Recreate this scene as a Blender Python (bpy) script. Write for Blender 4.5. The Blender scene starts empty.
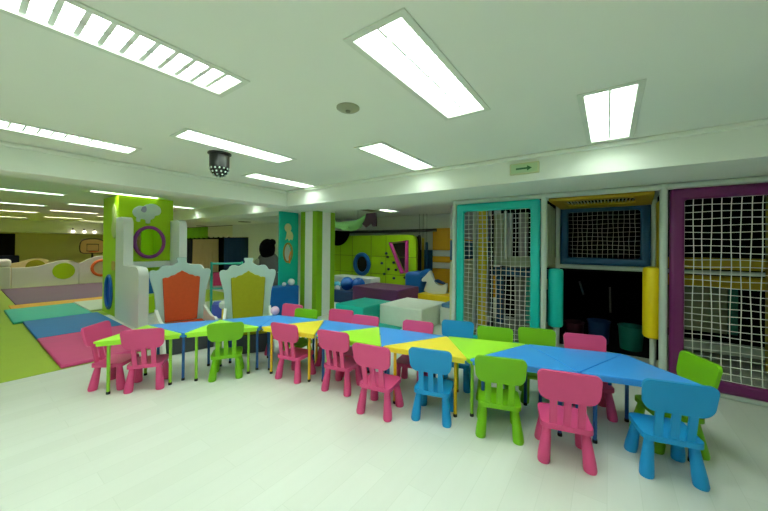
import bpy, bmesh, math, random
from math import sin, cos, pi, radians, atan2, hypot
from mathutils import Vector, Matrix
from mathutils.geometry import tessellate_polygon
random.seed(7)
SC = bpy.context.scene
COL = SC.collection

# ------------------------------------------------------------------ materials
def lin(c):
    return tuple(((v / 255) / 12.92 if v / 255 <= .04045 else ((v / 255 + .055) / 1.055) ** 2.4) for v in c)

MATS = {}
def mat(name, rgb, rough=.5, spec=.4, noise=.05, scale=8, metal=0, bump=0, coat=0):
    if name in MATS: return MATS[name]
    m = bpy.data.materials.new(name); m.use_nodes = True
    nt = m.node_tree; b = nt.nodes['Principled BSDF']
    c = lin(rgb)
    b.inputs['Roughness'].default_value = rough
    b.inputs['Specular IOR Level'].default_value = spec
    b.inputs['Metallic'].default_value = metal
    if coat: b.inputs['Coat Weight'].default_value = coat
    tc = nt.nodes.new('ShaderNodeTexCoord'); n = nt.nodes.new('ShaderNodeTexNoise')
    n.inputs['Scale'].default_value = scale; n.inputs['Detail'].default_value = 3
    nt.links.new(tc.outputs['Object'], n.inputs['Vector'])
    mx = nt.nodes.new('ShaderNodeMix'); mx.data_type = 'RGBA'
    mx.inputs['A'].default_value = (*[v * (1 - noise) for v in c], 1)
    mx.inputs['B'].default_value = (*[min(1, v * (1 + noise)) for v in c], 1)
    nt.links.new(n.outputs['Fac'], mx.inputs['Factor'])
    nt.links.new(mx.outputs['Result'], b.inputs['Base Color'])
    if bump:
        bp = nt.nodes.new('ShaderNodeBump'); bp.inputs['Strength'].default_value = bump
        bp.inputs['Distance'].default_value = .01
        n2 = nt.nodes.new('ShaderNodeTexNoise'); n2.inputs['Scale'].default_value = scale * 12
        nt.links.new(tc.outputs['Object'], n2.inputs['Vector'])
        nt.links.new(n2.outputs['Fac'], bp.inputs['Height'])
        nt.links.new(bp.outputs['Normal'], b.inputs['Normal'])
    MATS[name] = m
    return m

def emit(name, rgb, strength):
    if name in MATS: return MATS[name]
    m = bpy.data.materials.new(name); m.use_nodes = True
    nt = m.node_tree; nt.nodes.remove(nt.nodes['Principled BSDF'])
    e = nt.nodes.new('ShaderNodeEmission'); e.inputs['Color'].default_value = (*rgb, 1)
    e.inputs['Strength'].default_value = strength
    nt.links.new(e.outputs['Emission'], nt.nodes['Material Output'].inputs['Surface'])
    MATS[name] = m
    return m

def floor_mat():
    m = mat('pale_vinyl_planks', (220, 224, 216), .38, .4)
    nt = m.node_tree; b = nt.nodes['Principled BSDF']
    tc = nt.nodes.new('ShaderNodeTexCoord'); mp = nt.nodes.new('ShaderNodeMapping')
    mp.inputs['Rotation'].default_value = (0, 0, radians(90))
    br = nt.nodes.new('ShaderNodeTexBrick')
    br.inputs['Scale'].default_value = 1.0
    br.inputs['Brick Width'].default_value = 1.2; br.inputs['Row Height'].default_value = .18
    br.inputs['Mortar Size'].default_value = .0025; br.inputs['Mortar Smooth'].default_value = .3
    br.inputs['Color1'].default_value = (*lin((224, 227, 220)), 1)
    br.inputs['Color2'].default_value = (*lin((219, 222, 214)), 1)
    br.inputs['Mortar'].default_value = (*lin((213, 217, 208)), 1)
    n = nt.nodes.new('ShaderNodeTexNoise'); n.inputs['Scale'].default_value = 1.6; n.inputs['Detail'].default_value = 6
    mp2 = nt.nodes.new('ShaderNodeMapping'); mp2.inputs['Scale'].default_value = (9, 1, 1)
    mx = nt.nodes.new('ShaderNodeMix'); mx.data_type = 'RGBA'; mx.blend_type = 'MULTIPLY'
    rp = nt.nodes.new('ShaderNodeValToRGB')
    rp.color_ramp.elements[0].color = (.95, .95, .94, 1); rp.color_ramp.elements[1].color = (1, 1, 1, 1)
    L = nt.links
    L.new(tc.outputs['Object'], mp.inputs['Vector']); L.new(mp.outputs['Vector'], br.inputs['Vector'])
    L.new(tc.outputs['Object'], mp2.inputs['Vector']); L.new(mp2.outputs['Vector'], n.inputs['Vector'])
    L.new(n.outputs['Fac'], rp.inputs['Fac'])
    mx.inputs['Factor'].default_value = 1
    L.new(br.outputs['Color'], mx.inputs['A']); L.new(rp.outputs['Color'], mx.inputs['B'])
    L.new(mx.outputs['Result'], b.inputs['Base Color'])
    return m

PINK = mat('pink_plastic', (212, 72, 128), .42, .35)
BLUE = mat('blue_plastic', (20, 140, 205), .42, .35)
GREEN = mat('green_plastic', (112, 176, 8), .42, .35)
T_GREEN = mat('lime_tabletop', (170, 236, 56), .3, .4, .03)
T_BLUE = mat('blue_tabletop', (60, 150, 236), .3, .4, .03)
T_YELLOW = mat('yellow_tabletop', (250, 226, 60), .3, .4, .03)
L_GREEN = mat('lime_leg_paint', (140, 196, 50), .4)
L_BLUE = mat('blue_leg_paint', (30, 84, 150), .4)
L_YELLOW = mat('yellow_leg_paint', (222, 180, 20), .4)
RUBBER = mat('black_rubber', (22, 22, 24), .7)
CEIL = mat('ceiling_paint', (236, 239, 230), .9, .1, .01, 2)
WALLW = mat('white_wall_paint', (228, 232, 224), .8, .2, .02, 2)
OLIVE = mat('olive_wall_paint', (238, 228, 176), .8, .2, .03, 2)
DARKW = mat('dark_matte', (22, 22, 24), .9, .1)  # dark surfaces; also stands in for shade on the middle bay floor
BLACKMATTE = mat('black_matte', (6, 6, 7), 1, .05)  # stands in for unlit depth in the play structure; also the tunnel mouth
FOAMW = mat('white_foam_vinyl', (228, 232, 228), .45, .35, .02)
LIMEP = mat('lime_panel', (166, 206, 16), .45, .3, .06, 5)
LIMEF = mat('lime_floor_vinyl', (160, 184, 52), .5, .3, .05, 3)
STEEL = mat('grey_powder_steel', (204, 212, 204), .45, .4)
TEALP = mat('teal_pad_vinyl', (0, 182, 176), .35, .45)
PURPP = mat('purple_pad_vinyl', (108, 28, 92), .35, .45)
NAVYP = mat('blue_pad_vinyl', (6, 74, 116), .4, .4)
YELLP = mat('yellow_pad_vinyl', (240, 206, 8), .4, .4)
NET = mat('white_net_rope', (236, 236, 230), .9, .1)
GNET = mat('grey_net_rope', (200, 200, 194), .9, .1)
SILVER = mat('silver_throne_paint', (176, 200, 200), .4, .4)
ORANGE = mat('orange_velvet', (190, 78, 42), .8, .2, .1, 20)
OLIVEV = mat('olive_velvet', (150, 150, 30), .8, .2, .1, 20)
CHAR = mat('charcoal_base', (62, 66, 72), .7)

# ------------------------------------------------------------------ mesh helpers
class MB:
    def __init__(s): s.v = []; s.f = []
    def add(s, vs, fs):
        n = len(s.v); s.v += [tuple(v) for v in vs]; s.f += [tuple(i + n for i in f) for f in fs]
        return s
    def box(s, x0, x1, y0, y1, z0, z1, M=None):
        vs = [Vector(p) for p in ((x0, y0, z0), (x1, y0, z0), (x1, y1, z0), (x0, y1, z0), (x0, y0, z1), (x1, y0, z1), (x1, y1, z1), (x0, y1, z1))]
        if M: vs = [M @ v for v in vs]
        return s.add(vs, [(0, 3, 2, 1), (4, 5, 6, 7), (0, 1, 5, 4), (1, 2, 6, 5), (2, 3, 7, 6), (3, 0, 4, 7)])
    def tube(s, p0, p1, r0, r1=None, n=14):
        r1 = r0 if r1 is None else r1
        return s.path([p0, p1], [r0, r1], n)
    def path(s, pts, rs, n=10, closed=False):
        pts = [Vector(p) for p in pts]
        if not isinstance(rs, (list, tuple)): rs = [rs] * len(pts)
        vs = []; fs = []; N = len(pts); up = None
        for i, p in enumerate(pts):
            if closed: t = pts[(i + 1) % N] - pts[i - 1]
            else: t = pts[min(i + 1, N - 1)] - pts[max(i - 1, 0)]
            t.normalize()
            if up is None:
                up = Vector((0, 0, 1)) if abs(t.z) < .9 else Vector((1, 0, 0))
            a = t.cross(up).normalized(); up = a.cross(t).normalized()
            for k in range(n):
                q = 2 * pi * (k + .5) / n
                vs.append(p + rs[i] * (cos(q) * a + sin(q) * up))
        for i in range(N if closed else N - 1):
            j = (i + 1) % N
            for k in range(n):
                l = (k + 1) % n
                fs.append((i * n + k, i * n + l, j * n + l, j * n + k))
        if not closed:
            fs.append(tuple(range(n))); fs.append(tuple((N - 1) * n + k for k in range(n - 1, -1, -1)))
        return s.add(vs, fs)
    def lathe(s, prof, c=(0, 0, 0), n=20):
        vs = []; fs = []; m = len(prof)
        for r, z in prof:
            for k in range(n):
                a = 2 * pi * k / n
                vs.append((c[0] + r * cos(a), c[1] + r * sin(a), c[2] + z))
        for i in range(m - 1):
            for k in range(n):
                l = (k + 1) % n
                fs.append((i * n + k, i * n + l, (i + 1) * n + l, (i + 1) * n + k))
        fs.append(tuple(range(n - 1, -1, -1))); fs.append(tuple((m - 1) * n + k for k in range(n)))
        return s.add(vs, fs)
    def ball(s, c, r, seg=18, rings=10, sc=(1, 1, 1)):
        prof = []
        vs = []; fs = []
        vs.append((c[0], c[1], c[2] - r * sc[2]))
        for i in range(1, rings):
            a = -pi / 2 + pi * i / rings
            for k in range(seg):
                b = 2 * pi * k / seg
                vs.append((c[0] + r * sc[0] * cos(a) * cos(b), c[1] + r * sc[1] * cos(a) * sin(b), c[2] + r * sc[2] * sin(a)))
        vs.append((c[0], c[1], c[2] + r * sc[2])); T = len(vs) - 1
        for k in range(seg):
            l = (k + 1) % seg
            fs.append((0, 1 + l, 1 + k))
            for i in range(rings - 2):
                fs.append((1 + i * seg + k, 1 + i * seg + l, 1 + (i + 1) * seg + l, 1 + (i + 1) * seg + k))
            fs.append((1 + (rings - 2) * seg + k, 1 + (rings - 2) * seg + l, T))
        return s.add(vs, fs)
    def plate(s, outer, holes=(), t=.03, fn=None):
        """outer / holes: 2-D loops; fn(u,v,w) -> 3-D, w in 0..t"""
        fn = fn or (lambda u, v, w: (u, v, w))
        loops = [list(outer)] + [list(h) for h in holes]
        tri = tessellate_polygon([[Vector((u, v, 0)) for u, v in l] for l in loops])
        flat = [p for l in loops for p in l]; N = len(flat)
        vs = [fn(u, v, 0) for u, v in flat] + [fn(u, v, t) for u, v in flat]
        fs = []
        for a, b, c in tri:
            fs.append((a, b, c)); fs.append((c + N, b + N, a + N))
        o = 0
        for l in loops:
            n = len(l)
            for k in range(n):
                j = (k + 1) % n
                fs.append((o + k, o + j, o + j + N, o + k + N))
            o += n
        return s.add(vs, fs)
    def build(s, name, m, parent=None, bevel=0, seg=2, smooth=True, loc=None, rz=None, kind=None):
        me = bpy.data.meshes.new(name); me.from_pydata(s.v, [], s.f)
        bm = bmesh.new(); bm.from_mesh(me)
        bmesh.ops.remove_doubles(bm, verts=bm.verts, dist=1e-6)
        bmesh.ops.recalc_face_normals(bm, faces=bm.faces)
        bm.to_mesh(me); bm.free()
        if smooth:
            for p in me.polygons: p.use_smooth = True
            me.set_sharp_from_angle(angle=radians(38))
        me.materials.append(m)
        o = bpy.data.objects.new(name, me); COL.objects.link(o)
        if parent: o.parent = parent
        if bevel:
            b = o.modifiers.new('Bevel', 'BEVEL'); b.width = bevel; b.segments = seg
            b.limit_method = 'ANGLE'; b.angle_limit = radians(40)
        if loc: o.location = loc
        if rz is not None: o.rotation_euler = (0, 0, rz)
        if kind: o['kind'] = kind
        return o

def tag(o, label, cat, group=None):
    o['label'] = label; o['category'] = cat
    if group: o['group'] = group
    return o
def thing(name, label, cat, loc=(0, 0, 0), rz=0, group=None):
    o = bpy.data.objects.new(name, None); COL.objects.link(o)
    o.empty_display_size = .1
    o.location = loc; o.rotation_euler = (0, 0, rz)
    return tag(o, label, cat, group)
def kids(o): return [c for c in COL.objects if c.parent is o]
def copy_tree(o, parent=None):
    c = o.copy(); COL.objects.link(c)
    if parent: c.parent = parent
    for ch in kids(o): copy_tree(ch, c)
    return c
def struct(name, mb, m, **k): return mb.build(name, m, kind='structure', **k)

def circle(cu, cv, r, n=36, rv=None, a0=0):
    rv = r if rv is None else rv
    return [(cu + r * cos(a0 + 2 * pi * k / n), cv + rv * sin(a0 + 2 * pi * k / n)) for k in range(n)]
def rrect(u0, u1, v0, v1, rs, n=6):
    """rounded rectangle; rs = radius or (bl, br, tr, tl)"""
    if not isinstance(rs, (list, tuple)): rs = [rs] * 4
    out = []
    for (cu, cv, a), r in zip(((u0, v0, pi), (u1, v0, 1.5 * pi), (u1, v1, 0), (u0, v1, .5 * pi)), rs):
        if r <= 0: out.append((cu, cv)); continue
        ccu = cu + r if cu == u0 else cu - r; ccv = cv + r if cv == v0 else cv - r
        for k in range(n + 1):
            q = a + .5 * pi * k / n
            out.append((ccu + r * cos(q), ccv + r * sin(q)))
    return out
def spline(pts, n=6):
    """Catmull-Rom through an open list of 2-D points"""
    P = [pts[0]] + list(pts) + [pts[-1]]; out = []
    for i in range(1, len(P) - 2):
        p0, p1, p2, p3 = P[i - 1:i + 3]
        for k in range(n):
            t = k / n
            out.append(tuple(.5 * (2 * b + (c - a) * t + (2 * a - 5 * b + 4 * c - d) * t * t + (3 * b - a - 3 * c + d) * t ** 3) for a, b, c, d in zip(p0, p1, p2, p3)))
    out.append(tuple(pts[-1]))
    return out
# plane maps: u,v,w -> world/local
XZ = lambda y: (lambda u, v, w: (u, y + w, v))      # plate facing -Y, thickness towards +Y
YZ = lambda x: (lambda u, v, w: (x - w, u, v))      # plate facing +X, thickness towards -X

# ------------------------------------------------------------------ camera
YAW, PIT, ROL = radians(35.86), radians(.25), radians(.566)
fw = Vector((-sin(YAW) * cos(PIT), cos(YAW) * cos(PIT), sin(PIT)))
rt = Vector((cos(YAW), sin(YAW), 0)); up = rt.cross(fw)
r2 = cos(ROL) * rt + sin(ROL) * up; u2 = -sin(ROL) * rt + cos(ROL) * up
cam = bpy.data.cameras.new('camera'); co = bpy.data.objects.new('camera', cam); COL.objects.link(co)
R = Matrix((r2, u2, -fw)).transposed()
co.matrix_world = Matrix.Translation((0, 0, 1.6)) @ R.to_4x4()
cam.sensor_width = 36; cam.lens = 311 / 768 * 36; cam.shift_y = -11.5 / 768; cam.clip_start = .05
SC.camera = co

# ------------------------------------------------------------------ lamps' places (needed by the ceiling)
CZ = 2.65
FIX = [  # x, y centre, label, kind
    (0.0, 3.12, 'wide bright ceiling light nearest the bulkhead above the play structure opening', 'near'),
    (-.92, 1.77, 'large bright recessed ceiling light right of the round smoke detector', 'near'),
    (-2.04, 3.13, 'short bright ceiling light left of the arrow sign, close to the bulkhead', 'near'),
    (-2.06, .49, 'large louvred ceiling light at the top left corner with visible reflector cells', 'near'),
    (-3.29, 1.84, 'long ceiling light just above the black dome', 'near'),
    (-4.40, 3.19, 'narrow ceiling light between the black dome and the striped column', 'near'),
    (-4.40, .60, 'louvred ceiling light at the left edge beside the beam', 'near'),
    (-8.52, 2.20, 'far ceiling light in front of the top of the green tower', 'hall'),
    (-9.80, .84, 'far ceiling light beneath the left beam, nearest of those at the left edge', 'hall'),
    (-10.05, 3.60, 'far ceiling light showing right of the green tower', 'hall'),
    (-11.90, 2.40, 'thin far ceiling light left of the tower top, second row beyond the beam', 'hall'),
    (-13.20, .95, 'thin far ceiling light at the left edge, second row beyond the beam', 'hall'),
    (-14.95, 2.45, 'warm thin ceiling light left of the tower, third row beyond the beam', 'warm'),
    (-16.50, 1.15, 'warm thin ceiling light at the left edge, third row beyond the beam', 'warm'),
    (-18.90, 2.75, 'warm ceiling light above the wave shaped dividers, fourth row beyond the beam', 'warm'),
    (-5.40, 7.66, 'small ceiling light above the green climbing wall', 'play'),
    (-6.95, 3.60, 'ceiling light tucked behind the left beam above the thrones', 'hall'),
    (-6.95, 1.10, 'added unseen ceiling light tucked behind the left beam above the pink mat', 'hall'),  # added unseen lamp, brightens the mats and the tower side
    (-12.40, 3.65, 'added unseen ceiling light beyond the green tower, in line with the curtains', 'hall'),  # added hidden lamp that throws light onto the curtains
    (-16.40, 3.90, 'added warm fill light beyond the tower above the right wave divider', 'warm'),  # added behind the tower to brighten the hall
    (-20.60, 1.30, 'warm ceiling light in the last row before the olive rear wall', 'warm'),
    (-20.60, 4.10, 'added warm fill light in the last row behind the tower', 'warm'),  # another added lamp, lifts the far end of the hall
    (-6.60, 5.90, 'added unseen fill light behind the striped column above the blue block', 'play'),  # added unseen lamp to fill the play area
    (-3.60, 6.30, 'added unseen fill light over the white and purple foam blocks behind the bulkhead', 'play'),  # second added lamp filling the play area, hidden by the bulkhead
    # unseen lamps added for fill and bounce, on the same grid behind the viewpoint
    (0.0, .45, 'added unseen ceiling light over the open floor behind the viewpoint', 'near'),
    (-.92, -.60, 'added unseen ceiling light over the open floor behind the viewpoint', 'near'),
    (-3.29, -.65, 'added unseen ceiling light over the open floor behind the viewpoint', 'near'),
]
HW, HL = .150, .585     # half opening
HWID = {'near': .150, 'hall': .105, 'warm': .105, 'play': .150}
HLEN = {'near': .585, 'hall': .585, 'warm': .585, 'play': .34}

# ------------------------------------------------------------------ room shell
struct('floor', MB().box(-9, 3.2, -1.4, 9.5, -.1, 0).box(-24.5, -9, 5.2, 9.5, -.1, 0), floor_mat())
struct('floor', MB().box(-24.5, -5.56, -1.4, 1.75, -.02, .004).box(-24.5, -9, 1.75, 5.2, -.02, .004), LIMEF)
holes = [[(x - HWID[k], y - HLEN[k]), (x + HWID[k], y - HLEN[k]), (x + HWID[k], y + HLEN[k]), (x - HWID[k], y + HLEN[k])] for x, y, l, k in FIX]
struct('ceiling', MB().plate([(-24.5, -1.4), (3.2, -1.4), (3.2, 9.5), (-24.5, 9.5)], holes, .12, lambda u, v, w: (u, v, CZ + w)), CEIL, smooth=False)
BEAM = 2.35
struct('trim_1', MB().box(-5.6, -5.15, -1.4, 3.85, BEAM, CZ), CEIL, bevel=.006)
struct('trim_2', MB().box(-5.6, 3.2, 3.85, 5.05, BEAM, CZ), CEIL, bevel=.006)
struct('trim_3', MB().box(-16, -5.6, 4.3, 4.95, BEAM, CZ), CEIL, bevel=.006)
struct('trim_4', MB().box(-16, -9, 4.95, 6.5, BEAM, CZ), CEIL)
struct('trim_5', MB().box(-5.148, 3.2, 3.80, 3.848, CZ - .05, CZ - .001), CEIL, bevel=.015)   # cornice
struct('trim_6', MB().box(-5.148, -5.10, -1.4, 3.80, CZ - .05, CZ - .001), CEIL, bevel=.015)
struct('trim_7', MB().box(-24.4, -22.6, -1.4, 6.8, 2.06, CZ), CEIL)                      # low far soffit
struct('wall_back', MB().box(-9.0, 3.2, 9.4, 9.5, 0, CZ), WALLW)
struct('wall_west', MB().box(-24.5, -24.4, -1.4, 9.5, 0, CZ), OLIVE)
struct('wall_right', MB().box(3.1, 3.2, -1.4, 9.4, 0, CZ), WALLW)
struct('wall_front', MB().box(-24.4, 3.1, -1.4, -1.3, 0, CZ), WALLW)
struct('wall_north', MB().box(-24.4, -11.0, 7.1, 7.2, 0, CZ), DARKW)
struct('wall_middle', MB().box(-11.0, -9.0, 6.5, 7.2, 0, CZ).box(-9.1, -9.0, 7.2, 9.4, 0, CZ), WALLW)
struct('dark_opening_1', MB().box(-24.39, -24.34, .2, 1.82, 0, 2.0), DARKW)  # flat dark slab stands in for the unlit depth of an opening

# ------------------------------------------------------------------ ceiling lights
L_NEAR = emit('lamp_glow', (.86, 1.0, .89), 19.5)
L_HALL = emit('lamp_glow_hall', (.86, 1.0, .88), 30)
L_WARM = emit('lamp_glow_warm', (1.0, .88, .68), 52)
L_PLAY = emit('lamp_glow_play', (.88, 1.0, .88), 42)
FRAME = mat('lamp_frame_paint', (222, 227, 215), .5, .3)
REFL = mat('lamp_louvre', (240, 246, 240), .3, .5, .02)
def make_light(x, y, label, kind):
    HL = HLEN[kind]; HW = HWID[kind]
    beh = 'behind the viewpoint' in label
    t = thing('ceiling_light', label, 'ceiling light', (x, y, CZ), 0, 'added fill lights behind the viewpoint' if beh else 'recessed fluorescent ceiling lights')
    o = [(-HW - .035, -HL - .035), (HW + .035, -HL - .035), (HW + .035, HL + .035), (-HW - .035, HL + .035)]
    i = [(-HW + .004, -HL + .004), (HW - .004, -HL + .004), (HW - .004, HL - .004), (-HW + .004, HL - .004)]
    MB().plate(o, [i], .010, lambda u, v, w: (u, v, -.010 + w)).build('frame', FRAME, t, smooth=False, bevel=.003)
    e = .003
    MB().box(-HW + e, HW - e, -HL + e, HL - e, .062, .068).build('diffuser', {'near': L_NEAR, 'hall': L_HALL, 'warm': L_WARM, 'play': L_PLAY}[kind], t, smooth=False)
    h = MB()
    h.box(-HW + e, -HW + e + .003, -HL + e, HL - e, .0, .06).box(HW - e - .003, HW - e, -HL + e, HL - e, .0, .06)
    h.box(-HW + e, HW - e, -HL + e, -HL + e + .003, .0, .06).box(-HW + e, HW - e, HL - e - .003, HL - e, .0, .06)
    h.build('reflector', REFL, t, smooth=False)
    wd = 'louvred' in label; cel = 'reflector cells' in label; q = .006; e2 = .012 if cel else (.007 if wd else .0015)
    b = MB()
    b.add([(-q, -HL + .01, .006), (q, -HL + .01, .006), (0, -HL + .01, .05), (-q, HL - .01, .006), (q, HL - .01, .006), (0, HL - .01, .05)],
          [(0, 2, 1), (3, 4, 5), (0, 1, 4, 3), (1, 2, 5, 4), (2, 0, 3, 5)])
    n = 13
    for k in range(1, n):
        yy = -HL + 2 * HL * k / n
        b.add([(-HW + .008, yy - e2, .006), (HW - .008, yy - e2, .006), (HW - .008, yy + e2, .006), (-HW + .008, yy + e2, .006), (-HW + .008, yy, .045), (HW - .008, yy, .045)],
              [(0, 1, 2, 3), (0, 4, 5, 1), (3, 2, 5, 4), (0, 3, 4), (1, 5, 2)])
    b.build('louvre', REFL, t, smooth=False)
    return t
for f in FIX: make_light(*f)

# ------------------------------------------------------------------ chairs
def chair_proto(m):
    t = thing('childrens_chair', 'x', 'chair')
    MB().plate(rrect(-.165, .165, -.02, .295, .045), (), .038, lambda u, v, w: (u, v, .248 + w)).build('seat', m, t, bevel=.010, seg=3)
    for sx in (-1, 1):
        for fy in (0, 1):
            y0, y1 = (.0, .035) if not fy else (.285, .245)
            MB().path([(sx * .143, y0, 0), (sx * .143, y0, .012), (sx * .139, y0 + (y1 - y0) * .25, .06), (sx * .118, y1, .255)], [.038, .042, .041, .026], 20).build('leg', m, t)
    # leaning backrest: w towards -y
    def lean(u, v, w): return (u, .012 - .19 * (v - .28) - w, v)
    top = [(-.145, .672), (-.07, .679), (0, .681), (.07, .679), (.145, .672)]
    out = rrect(-.196, .196, .466, .684, (.07, .07, .045, .045), 7)
    b = MB().plate([(u, v + (.008 * (1 - (u / .15) ** 2) if v > .67 and abs(u) < .15 else 0)) for u, v in out], (), .028, lambda u, v, w: (u * (.93 + .07 * (v - .466) / .22), *lean(u, v, w)[1:])).build('backrest', m, t, bevel=.009, seg=3)
    for u in (-.088, 0, .088):
        MB().plate([(u * .98 - .024, .275), (u * .98 + .024, .275), (u + .023, .485), (u - .023, .485)], (), .020, lambda a, v, w: lean(a, v, w + .004)).build('slat', m, b, bevel=.006)
    return t
PROTO = {'pink': [PINK], 'blue': [BLUE], 'green': [GREEN]}
def chair(color, x, y, deg, label, sc=1):
    p = PROTO[color]
    if len(p) == 1: p.append(chair_proto(p[0])); o = p[1]
    else: o = copy_tree(p[1])
    o.location = (x, y, 0); o.rotation_euler = (0, 0, radians(deg))
    o.scale = (sc, sc, sc)
    o['label'] = label; o['group'] = 'small plastic chairs around the triangular tables'
    return o
def front(color, x, y, deg, label, sc=1):     # x, y: near edge of the rear feet
    a = radians(deg + 90); chair(color, x + .03 * cos(a), y + .03 * sin(a), deg, label, sc)
def back(color, x, y, deg, label):      # x, y: top of the backrest; the chair faces the table
    a = radians(deg - 90); chair(color, x + .06 * cos(a), y + .06 * sin(a), deg + 180, label)
front('pink', -4.05, 1.21, 57, 'pink chair with its back to us at the leftmost lime table')
front('green', -3.63, 1.88, 57, 'green chair with its back to us at the second lime table, facing the thrones')
front('pink', -3.05, 2.29, 11, 'pink chair at the left yellow table, first of three pink ones in a row')
front('pink', -2.38, 2.41, 12, 'pink chair between the left yellow table and the middle lime table')
front('pink', -1.77, 2.29, 10, 'pink chair with its back to us, left of the blue front row chair')
front('blue', -1.29, 2.52, 15, 'blue chair in the middle of the front row, before the right yellow table')
front('green', -.72, 2.64, 18, 'green chair in the front row between a blue and a pink chair', 1.03)
front('pink', -.235, 2.61, 14, 'pink chair nearest to us, before the blue tables on the right', 1.04)
front('blue', .375, 2.88, 15, 'large looking blue chair at the right front corner of the blue tables', 1.035)
chair('green', .53, 3.515, 114, 'green chair facing the right tip of the last blue table', 1.05)
chair('pink', -4.62, 1.0, -47, 'pink chair at the left end, facing the tip of the leftmost lime table')
back('pink', -3.92, 3.04, 10, 'pink chair behind the table beside the small pale ball')
back('green', -3.47, 2.93, 13, 'green chair behind the table in front of the striped column')
back('pink', -3.06, 3.21, 14, 'pink chair behind the table, right against the striped column')
back('pink', -2.55, 3.13, 10, 'pink chair behind the table in front of the teal foam block')
back('pink', -1.87, 3.30, 12, 'pink chair behind the table in front of the white foam block')
back('blue', -1.49, 3.61, 17, 'blue chair behind the table, the only blue one on the far side')
back('green', -1.04, 3.60, 16, 'left one of two green chairs before the teal framed net')
back('green', -.65, 3.83, 16, 'right one of two green chairs before the teal framed net')
back('pink', -.20, 3.88, 17, 'pink chair behind the blue tables before the dark opening')

# ------------------------------------------------------------------ triangular tables
F = [(-4.28, .83), (-3.90, 1.53), (-3.49, 2.23), (-2.70, 2.41), (-1.865, 2.55), (-1.025, 2.735), (-.19, 3.0), (.645, 3.225)]
B = [(-4.665, 1.43), (-4.23, 2.11), (-3.89, 2.75), (-3.13, 2.96), (-2.33, 3.14), (-1.48, 3.29), (-.693, 3.54), (.12, 3.785)]
TBL = [('g', F[0], F[1], B[0], 'lime triangular table at the far left end of the row'),
       ('b', B[0], F[1], B[1], 'blue triangular table in front of the orange backed throne'),
       ('g', F[1], F[2], B[1], 'lime triangular table behind the green front chair on the left'),
       ('b', B[1], F[2], B[2], 'blue triangular table in front of the olive backed throne'),
       ('b', B[2], F[2], B[3], 'blue triangular table at the bend, carrying the pale ball'),
       ('y', F[2], F[3], B[3], 'yellow triangular table at the bend, left one of two yellow'),
       ('b', B[3], F[3], B[4], 'blue triangular table between the left yellow and the middle lime one'),
       ('g', F[3], F[4], B[4], 'lime triangular table in the middle, before two pink chairs'),
       ('b', B[4], F[4], B[5], 'blue triangular table between the middle lime and the right yellow one'),
       ('y', F[4], F[5], B[5], 'yellow triangular table behind the blue front chair, right one of two yellow'),
       ('g', B[5], F[5], B[6], 'lime triangular table at the right, before a teal framed net'),
       ('b', F[5], F[6], B[6], 'blue triangular table right of the last lime one'),
       ('b', B[6], F[6], B[7], 'blue triangular table, second from the right end'),
       ('b', F[6], F[7], B[7], 'blue triangular table with the free tip at the right end')]
TC = {'g': (T_GREEN, L_GREEN), 'b': (T_BLUE, L_BLUE), 'y': (T_YELLOW, L_YELLOW)}
for c, p, q, r, lab in TBL:
    P = [Vector(v) for v in (p, q, r)]; G = (P[0] + P[1] + P[2]) / 3
    t = thing('triangular_table', lab, 'table', (G.x, G.y, 0), 0, 'triangular play tables in a bent row')
    # inset by 3 mm and cut the corner tips slightly
    loc = [(v - G) * (1 - .003 * 3 / .7) for v in P]
    out = []
    for i in range(3):
        a, b, d = loc[i - 1], loc[i], loc[(i + 1) % 3]
        e0 = (a - b).normalized() * .030; e1 = (d - b).normalized() * .030
        out += [tuple(b + e0), tuple(b + .22 * (e0 + e1)), tuple(b + e1)]
    MB().plate(out, (), .022, lambda u, v, w: (u, v, .558 + w)).build('tabletop', TC[c][0], t, bevel=.005)
    MB().plate([(u * .955, v * .955) for u, v in out], [[(u * .87, v * .87) for u, v in out]], .034, lambda u, v, w: (u, v, .524 + w)).build('apron', TC[c][0], t, bevel=.003)
    for v in loc:
        w = v - v.normalized() * .135
        lg = MB().tube((w.x, w.y, .018), (w.x, w.y, .558), .0155, None, 14).build('leg', TC[c][1], t)
        MB().lathe([(.018, 0), (.019, .004), (.0175, .028)], (w.x, w.y, 0), 14).build('rubber_tip', RUBBER, lg)
tag(MB().ball((0, 0, .065), .062).build('ball', mat('pearly_ball', (236, 190, 220), .3, .5, .15, 25), loc=(-3.90, 2.725, .578)), 'small pale pink ball lying on the blue table by the far pink chair', 'ball')

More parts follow.
